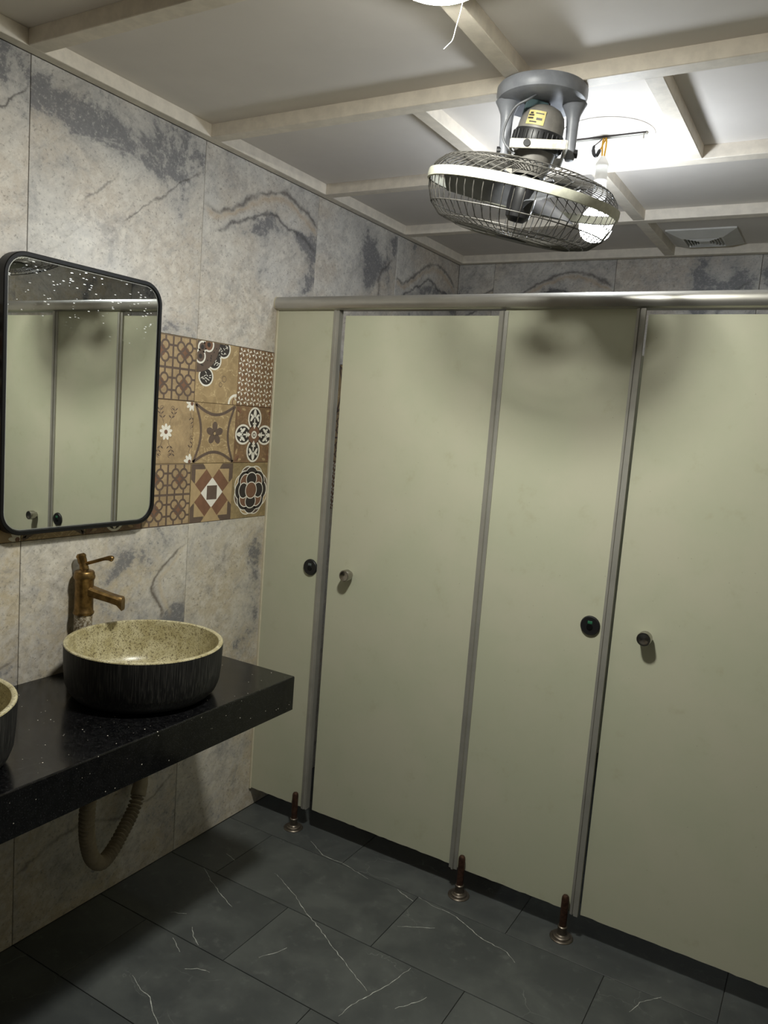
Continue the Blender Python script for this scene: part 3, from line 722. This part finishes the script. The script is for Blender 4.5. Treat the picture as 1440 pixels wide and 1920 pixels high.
# ------------------------------------------------------------------ mirror
def rrect(y0, y1, z0, z1, r, n=10):
    out = []
    for cy, cz, a0 in ((y1 - r, z0 + r, -PI / 2), (y1 - r, z1 - r, 0), (y0 + r, z1 - r, PI / 2), (y0 + r, z0 + r, PI)):
        out += [(cy + r * math.cos(a0 + PI / 2 * i / n), cz + r * math.sin(a0 + PI / 2 * i / n)) for i in range(n + 1)]
    return out
mir = empty('wall_mirror', (0, -.823, 1.154), 'rounded rectangular mirror with a thin black frame above the sink', 'mirror')
Y0, Y1, Z0, Z1 = -1.073, -.573, 1.154, 1.854
loops = [[(.0005, y, z) for y, z in rrect(Y0, Y1, Z0, Z1, .062)], [(.033, y, z) for y, z in rrect(Y0, Y1, Z0, Z1, .062)],
         [(.035, y, z) for y, z in rrect(Y0 + .002, Y1 - .002, Z0 + .002, Z1 - .002, .060)], [(.035, y, z) for y, z in rrect(Y0 + .010, Y1 - .010, Z0 + .010, Z1 - .010, .052)],
         [(.030, y, z) for y, z in rrect(Y0 + .012, Y1 - .012, Z0 + .012, Z1 - .012, .050)], [(.0005, y, z) for y, z in rrect(Y0 + .012, Y1 - .012, Z0 + .012, Z1 - .012, .050)]]
V = sum(loops, []); m_ = len(loops[0]); F = []
for i in range(len(loops)):
    for j in range(m_): F.append((i * m_ + j, i * m_ + (j + 1) % m_, ((i + 1) % 6) * m_ + (j + 1) % m_, ((i + 1) % 6) * m_ + j))
link('mirror_frame', V, F, M_black, mir, True)
def glass():
    n = N('silvered_glass'); v = n.obj()
    sep = n.node('ShaderNodeSeparateXYZ'); n.put(sep.inputs[0], v)
    spots = n.math('MULTIPLY', n.step(n.voro(n.scaled(v, 1, .75, 2.6), 62), .22, .12), n.step(n.noise(v, 26, 3, .6), .47, .57))
    up = n.step(n.math('ADD', sep.outputs[2], n.math('MULTIPLY', n.noise(v, 5, 2), .12)), 1.72, 1.84)
    m = n.math('MULTIPLY', spots, up)
    n.col(n.mix(m, rgb(238, 240, 236), rgb(235, 235, 232)))
    n.put(n.b.inputs['Metallic'], n.math('SUBTRACT', 1.0, m)); n.put(n.b.inputs['Roughness'], n.math('ADD', n.math('MULTIPLY', m, .6), .012))
    return n.m
g0 = [(.0, y, z) for y, z in rrect(Y0 + .0125, Y1 - .0125, Z0 + .0125, Z1 - .0125, .0495)]
gv = [(.024, y, z) for _, y, z in g0] + [(.0295, y, z) for _, y, z in g0]
gl = link('mirror_glass', gv, [tuple(range(m_ - 1, -1, -1)), tuple(range(m_, 2 * m_))] + [(i, (i + 1) % m_, m_ + (i + 1) % m_, m_ + i) for i in range(m_)], glass(), mir)
M_bev = plain('ground_glass_edge', rgb(150, 152, 146), .4)
l1 = [(.0297, y, z) for y, z in rrect(Y0 + .013, Y1 - .013, Z0 + .013, Z1 - .013, .049)]; l2 = [(.0300, y, z) for y, z in rrect(Y0 + .0145, Y1 - .0145, Z0 + .0145, Z1 - .0145, .0475)]
link('glass_bevel', l1 + l2, [(i, (i + 1) % m_, m_ + (i + 1) % m_, m_ + i) for i in range(m_)], M_bev, gl)

# ------------------------------------------------------------------ orbit fan under the ceiling
M_fgrey = plain('grey_fan_plastic', rgb(134, 137, 144), .42, var=.12, scale=30)
M_motor = plain('grey_motor_housing', rgb(116, 113, 108), .5, var=.15, scale=40)
M_wire = plain('dusty_guard_wire', rgb(84, 82, 78), .5, .4, var=.3, scale=120)
M_band = plain('cream_guard_band', rgb(196, 196, 180), .55, var=.12, scale=60)
M_blade = plain('grey_fan_blade', rgb(96, 98, 102), .4, var=.15, scale=25)
M_bracket = plain('chipped_white_paint', rgb(206, 202, 190), .55, var=.3, scale=70)
M_teal = plain('teal_capacitor_box', rgb(52, 72, 76), .5)
M_stick = plain('yellowed_sticker', rgb(196, 184, 120), .6, var=.12, scale=60)
fan = empty('orbit_fan', (1.075, -.392, 2.3225), 'grey caged orbit fan hung from the ceiling battens beside the bulb', 'fan')
BC = Vector((1.075, -.392, 0)); TB = Matrix.Translation(BC)
MB().lathe([(0, 2.3222), (.104, 2.3222), (.107, 2.318), (.107, 2.302), (.103, 2.292), (.092, 2.287), (.05, 2.286), (0, 2.286)], 48, TB).build('ceiling_base', M_fgrey, fan, True)
PLz = 2.178
LP = Vector((1.004, -.424, PLz)); RP = Vector((1.146, -.360, PLz)); ax = (RP - LP).normalized(); fw = Vector((ax.y, -ax.x, 0))
for P in (LP, RP):
    T = Matrix.Translation((P.x, P.y, 0))
    MB().lathe([(0, 2.292), (.030, 2.290), (.0235, 2.278), (.0165, 2.262), (.0145, 2.245), (.0125, 2.18), (.0125, 2.168), (.010, 2.162), (0, 2.161)], 24, T).build('hanger_post', M_fgrey, fan, True)
    cyl(.010, .010, P - ax * .018, P + ax * .018, 16).build('pivot_bolt', M_darkrub, fan, True)
yk = MB()
RB = frame((LP + RP) / 2, ax, fw, (0, 0, 1))
hw = (RP - LP).length / 2 - .014
for s in (1, -1): yk.add([RB @ v for v in MB().bbox((-hw, s * .062 - .003, -.012), (hw, s * .062 + .003, .009), .0015, 1).v], MB().bbox((-hw, s * .062 - .003, -.012), (hw, s * .062 + .003, .009), .0015, 1).f)
for s in (1, -1):
    b_ = MB().bbox((s * hw - .003, -.064, -.012), (s * hw + .003, .064, .009), .0015, 1); yk.add([RB @ v for v in b_.v], b_.f)
yk.build('tilt_yoke', M_bracket, fan)
cyl(.0085, .0085, RB @ Vector((-.028, .064, -.001)), RB @ Vector((-.028, .068, -.001)), 16).build('yoke_screw', M_darkrub, fan, True)
# head frame: local z up along the motor axis
A = -Vector((-.227, .069, -.971)).normalized(); X = (ax - ax.dot(A) * A).normalized(); Yv = A.cross(X)
P0 = Vector((1.0685, -.391, 2.176)); HM = frame(P0, X, Yv, A)
def lz(prof, name, mat, parent=fan, seg=36): return MB().lathe(prof, seg, HM).build(name, mat, parent, True)
mot = lz([(0, .106), (.020, .1055), (.036, .099), (.048, .086), (.0535, .068), (.0555, .046), (0, .046)], 'motor_housing', M_motor)
lz([(0, .112), (.007, .112), (.008, .108), (.008, .104), (0, .104)], 'oscillation_knob', M_darkrub, mot, 14)
mv = lz([(0, .046), (.0575, .046), (.0595, .040), (.0600, .012), (.056, .004), (0, .004)], 'motor_vent_band', M_darkrub)
for i in range(30):
    a = 2 * PI * i / 30; b_ = MB().bbox((.0585, -.0018, .012), (.0625, .0018, .040), .0006, 1); R_ = HM @ Matrix.Rotation(a, 4, 'Z')
    MB().add([R_ @ v for v in b_.v], b_.f).build('vent_rib', M_darkrub, mv)
lz([(0, .004), (.050, .004), (.046, -.03), (.040, -.052), (0, -.052)], 'motor_neck', M_motor)
# sticker facing the camera
sa = math.atan2((HM.inverted() @ Vector((1.35, -1.4, 2.2))).y, (HM.inverted() @ Vector((1.35, -1.4, 2.2))).x) - .18
V = []; F = []
for i in range(9):
    a = sa + (i / 8 - .5) * .80
    for z in (.052, .083): V.append(HM @ Vector(((.0562 if z < .06 else .0522) * math.cos(a), (.0562 if z < .06 else .0522) * math.sin(a), z)))
for i in range(8): F.append((2 * i, 2 * i + 2, 2 * i + 3, 2 * i + 1))
st = link('rating_sticker', V, F, M_stick, mot)
for (u0, u1, z0, z1) in ((-.44, -.12, .070, .0735), (-.44, -.12, .0635, .067), (-.38, -.2, .0745, .0785), (-.05, .4, .0755, .078), (.05, .36, .062, .067), (-.3, .1, .056, .059)):
    V = []
    for u in (u0, u1):
        for z in (z0, z1):
            r = .0565 - (z - .052) * .129 + .0006; V.append(HM @ Vector((r * math.cos(sa + u * .8), r * math.sin(sa + u * .8), z)))
    link('sticker_mark', V, [(0, 2, 3, 1)], P_dark, st)
# guard
GR = .232; GZ = -.098
lz([(GR, GZ - .011), (GR + .005, GZ - .010), (GR + .006, GZ), (GR + .005, GZ + .010), (GR, GZ + .011), (GR - .001, GZ + .009), (GR - .001, GZ - .009)], 'guard_band', M_band, fan, 72)
def prof_back(t):    # from band up to the motor neck
    pts = [(GR, GZ + .006), (GR * .975, GZ + .026), (GR * .88, GZ + .047), (GR * .70, GZ + .058), (GR * .45, GZ + .056), (.062, GZ + .050)]
    k = t * (len(pts) - 1); i = min(int(k), len(pts) - 2); f = k - i; return tuple(pts[i][j] + (pts[i + 1][j] - pts[i][j]) * f for j in (0, 1))
def prof_front(t):
    pts = [(GR, GZ - .006), (GR * .985, GZ - .030), (GR * .93, GZ - .060), (GR * .82, GZ - .084), (GR * .62, GZ - .096), (GR * .35, GZ - .099), (.040, GZ - .099)]
    k = t * (len(pts) - 1); i = min(int(k), len(pts) - 2); f = k - i; return tuple(pts[i][j] + (pts[i + 1][j] - pts[i][j]) * f for j in (0, 1))
def guard(name, prof, n, twist, rings, center=None):
    g = MB()
    for i in range(n):
        a = 2 * PI * i / n; path = []
        for k in range(13):
            t = k / 12; r, z = prof(t); b = a + twist * t; path.append(HM @ Vector((r * math.cos(b), r * math.sin(b), z)))
        g.tube(path, .0011, 5, False)
    for t in rings:
        r, z = prof(t); g.tube([HM @ Vector((r * math.cos(2 * PI * k / 60), r * math.sin(2 * PI * k / 60), z)) for k in range(61)], .0015, 6, False)
    o = g.build(name, M_wire, fan, True); o['kind'] = 'stuff'; return o
guard('rear_guard_wires', prof_back, 60, .55, (.35, .6, .8, 1.0)); guard('front_guard_wires', prof_front, 60, .0, (.33, .55, .66, .78, .9, 1.0))
lz([(0, GZ - .098), (.038, GZ - .098), (.040, GZ - .101), (.038, GZ - .104), (0, GZ - .105)], 'guard_badge', M_darkrub)
hub = lz([(0, -.050), (.030, -.050), (.034, -.06), (.034, -.115), (.029, -.148), (.018, -.158), (0, -.160)], 'blade_hub', M_darkrub)
for k in range(3):
    V = []; F = []; nr, nc = 10, 6
    for i in range(nr):
        t = i / (nr - 1); r = .03 + .168 * t; half = .34 + .22 * math.sin(PI * min(1, t * 1.05)) - .12 * t
        for j in range(nc):
            u = j / (nc - 1) * 2 - 1; a = 2 * PI * k / 3 + 1.15 + u * half - .2 * t; z = -.095 + u * (.030 - .008 * t)
            V.append(HM @ Vector((r * math.cos(a), r * math.sin(a), z)))
    m0 = len(V); V += [v - A * .0022 for v in V]
    for i in range(nr - 1):
        for j in range(nc - 1):
            q = (i * nc + j, i * nc + j + 1, (i + 1) * nc + j + 1, (i + 1) * nc + j); F.append(q); F.append(tuple(x + m0 for x in q[::-1]))
    rim = [i * nc for i in range(nr)] + [(nr - 1) * nc + j for j in range(1, nc)] + [i * nc + nc - 1 for i in range(nr - 2, -1, -1)] + [j for j in range(nc - 2, 0, -1)]
    for a, b in zip(rim, rim[1:] + rim[:1]): F.append((a, b, b + m0, a + m0))
    link('fan_blade', V, F, M_blade, fan, True)
# capacitor box and cable under the base
cb = MB().bbox((-.026, -.018, -.030), (.026, .018, .002), .003, 2); RC = Matrix.Translation((1.072, -.41, 2.284)) @ Matrix.Rotation(.5, 4, 'Z') @ Matrix.Rotation(.25, 4, 'Y')
MB().add([RC @ v for v in cb.v], cb.f).build('capacitor_box', M_teal, fan)
MB().tube(catmull([(1.085, -.45, 2.287), (1.074, -.468, 2.272), (1.045, -.472, 2.258), (1.024, -.468, 2.23), (1.016, -.465, 2.20), (1.024, -.462, 2.178), (1.045, -.455, 2.158)], 6), .0028, 8).build('motor_cable', plain('grey_cable', rgb(92, 94, 98), .5), fan, True)

# ------------------------------------------------------------------ hanging bulb
M_sock = plain('white_socket_plastic', rgb(226, 224, 218), .45, var=.03)
M_yel = plain('yellow_wire', rgb(222, 168, 34), .5, var=.08)
def emit(name, c, s):
    n = N(name); n.b.inputs['Base Color'].default_value = (.9, .9, .9, 1); n.b.inputs['Emission Color'].default_value = c; n.b.inputs['Emission Strength'].default_value = s
    return n.fin(.4)
BX, BY = 1.106, .04
pb = empty('hanging_bulb', (BX, BY, ZC), 'lit round bulb in a white socket hanging by yellow wires beside the fan', 'light bulb')
TL = Matrix.Translation((BX, BY, 0))
MB().lathe([(0, 2.302), (.006, 2.302), (.009, 2.298), (.0165, 2.285), (.0185, 2.279), (.0185, 2.273), (.0172, 2.271), (.0172, 2.240), (.0185, 2.238), (.0185, 2.235), (.0172, 2.233), (.0185, 2.20), (.0195, 2.172), (0, 2.172)], 32, TL).build('lamp_socket', M_sock, pb, True)
MB().lathe([(.0175, 2.172), (.021, 2.165), (.032, 2.152), (.043, 2.136), (.0475, 2.118), (.046, 2.100), (.039, 2.083), (.028, 2.073), (.014, 2.0675), (0, 2.066)], 40, TL).build('bulb_globe', emit('cool_white_bulb', (.86, .925, 1.0, 1), BULB_EMIT), pb, True)
for dx, dy, k in ((.003, 0, 1), (-.003, .002, -1)):
    MB().tube(catmull([(BX + dx, BY + dy, ZC - .001), (BX + dx * 1.6, BY + dy + .003 * k, 2.335), (BX + dx, BY + dy, 2.30)], 6), .0026, 8).build('yellow_wire', M_yel, pb, True)
MB().tube(catmull([(BX + .002, BY, 2.348), (BX - .006, BY, 2.33), (BX - .014, BY - .002, 2.316)], 5), .0020, 8).build('yellow_wire', M_yel, pb, True)
MB().tube(catmull([(BX - .010, BY - .002, 2.322), (BX - .018, BY - .002, 2.306), (BX - .026, BY - .002, 2.310), (BX - .030, BY - .001, 2.325), (BX - .028, BY, 2.336)], 5), [.0028] + [.0052] * 14 + [.0040] * 4 + [.0025, .0018], 10).build('taped_joint', M_darkrub, pb, True)
MB().tube(catmull([(BX - .028, BY, 2.334), (BX - .012, BY, 2.346), (BX, BY, 2.357)], 5), .0018, 8).build('grey_wire', plain('grey_lead', rgb(120, 116, 112), .5), pb, True)
cp = empty('ceiling_cover_plate', (BX + .01, BY, ZC), 'round white cover disc with a thin metal bar on the ceiling above the bulb', 'cover plate')
MB().lathe([(0, ZC - .0002), (.128, ZC - .0002), (.129, ZC - .001), (.128, ZC - .0022), (0, ZC - .0022)], 64, Matrix.Translation((BX + .008, BY - .005, 0))).build('cover_disc', M_white_ceiling, cp)
bar = MB().bbox((1.010, BY - .002, ZC - .0075), (1.222, BY + .012, ZC - .0022), .001, 1).build('metal_bar', M_alu_dull, cp)
MB().bbox((1.012, BY - .0032, ZC - .0070), (1.220, BY - .0020, ZC - .0026), .0003, 1).build('dark_slot', P_dark, bar)
MB().bbox((1.212, BY - .003, ZC - .022), (1.216, BY - .001, ZC - .0065), .0005, 1).build('bent_tab', M_alu_dull, bar)

# ------------------------------------------------------------------ round ceiling lamp at the top edge
cl = empty('ceiling_lamp', (1.068, -.93, ZS), 'lit round ceiling lamp at the top edge of the photo', 'ceiling lamp')
TC = Matrix.Translation((1.068, -.93, 0))
MB().lathe([(0, ZS), (.084, ZS), (.086, ZS - .004), (.086, ZS - .016), (.083, ZS - .0205), (.080, ZS - .0205), (0, ZS - .0205)], 48, TC).build('lamp_housing', M_sock, cl, True)
MB().lathe([(.0795, ZS - .0205), (.0775, ZS - .0235), (.071, ZS - .0270), (.058, ZS - .0300), (.040, ZS - .0320), (.020, ZS - .0328), (0, ZS - .0330)], 48, TC).build('lamp_diffuser', emit('warm_white_diffuser', (1.0, .995, .91, 1), DISC_EMIT), cl, True)
th = MB().tube(catmull([(1.085, -.858, ZS - .020), (1.079, -.855, 2.280), (1.072, -.853, 2.258), (1.066, -.852, 2.236), (1.058, -.853, 2.228), (1.050, -.854, 2.221)], 5), .0005, 6)
tag(th.build('dangling_thread', plain('grey_thread', rgb(120, 120, 116), .8)), 'thin white thread dangling from the ceiling lamp', 'thread')

# ------------------------------------------------------------------ exhaust vent
M_vent = plain('white_vent_plastic', rgb(214, 212, 206), .5, var=.05)
vn = empty('ceiling_vent', (1.2, 1.25, ZC), 'square white exhaust vent in the ceiling above the right-hand cubicle', 'vent')
vx, vy = 1.20, 1.245
def sq(h, z): return [(vx - h, vy - h, z), (vx + h, vy - h, z), (vx + h, vy + h, z), (vx - h, vy + h, z)]
V = sq(.134, ZC) + sq(.134, ZC - .006) + sq(.128, ZC - .008) + sq(.078, ZC - .026) + sq(.072, ZC - .026) + sq(.072, ZC)
F = [(4 * i + j, 4 * i + (j + 1) % 4, 4 * ((i + 1) % 6) + (j + 1) % 4, 4 * ((i + 1) % 6) + j) for i in range(6) for j in range(4)]
link('vent_frame', V, F, M_vent, vn)
MB().box((vx - .072, vy - .072, ZC - .004), (vx + .072, vy + .072, ZC - .001)).build('vent_backing', M_black, vn)
for i, h in enumerate((.067, .056, .045, .034)):
    V = sq(h, ZC - .012) + sq(h - .002, ZC - .012) + sq(h - .007, ZC - .026) + sq(h - .005, ZC - .026)
    link('vent_louver', V, [(4 * a + j, 4 * a + (j + 1) % 4, 4 * ((a + 1) % 4) + (j + 1) % 4, 4 * ((a + 1) % 4) + j) for a in range(4) for j in range(4)], M_vent, vn)
MB().bbox((vx - .022, vy - .022, ZC - .026), (vx + .022, vy + .022, ZC - .004), .002, 1).build('vent_centre_plate', M_vent, vn)
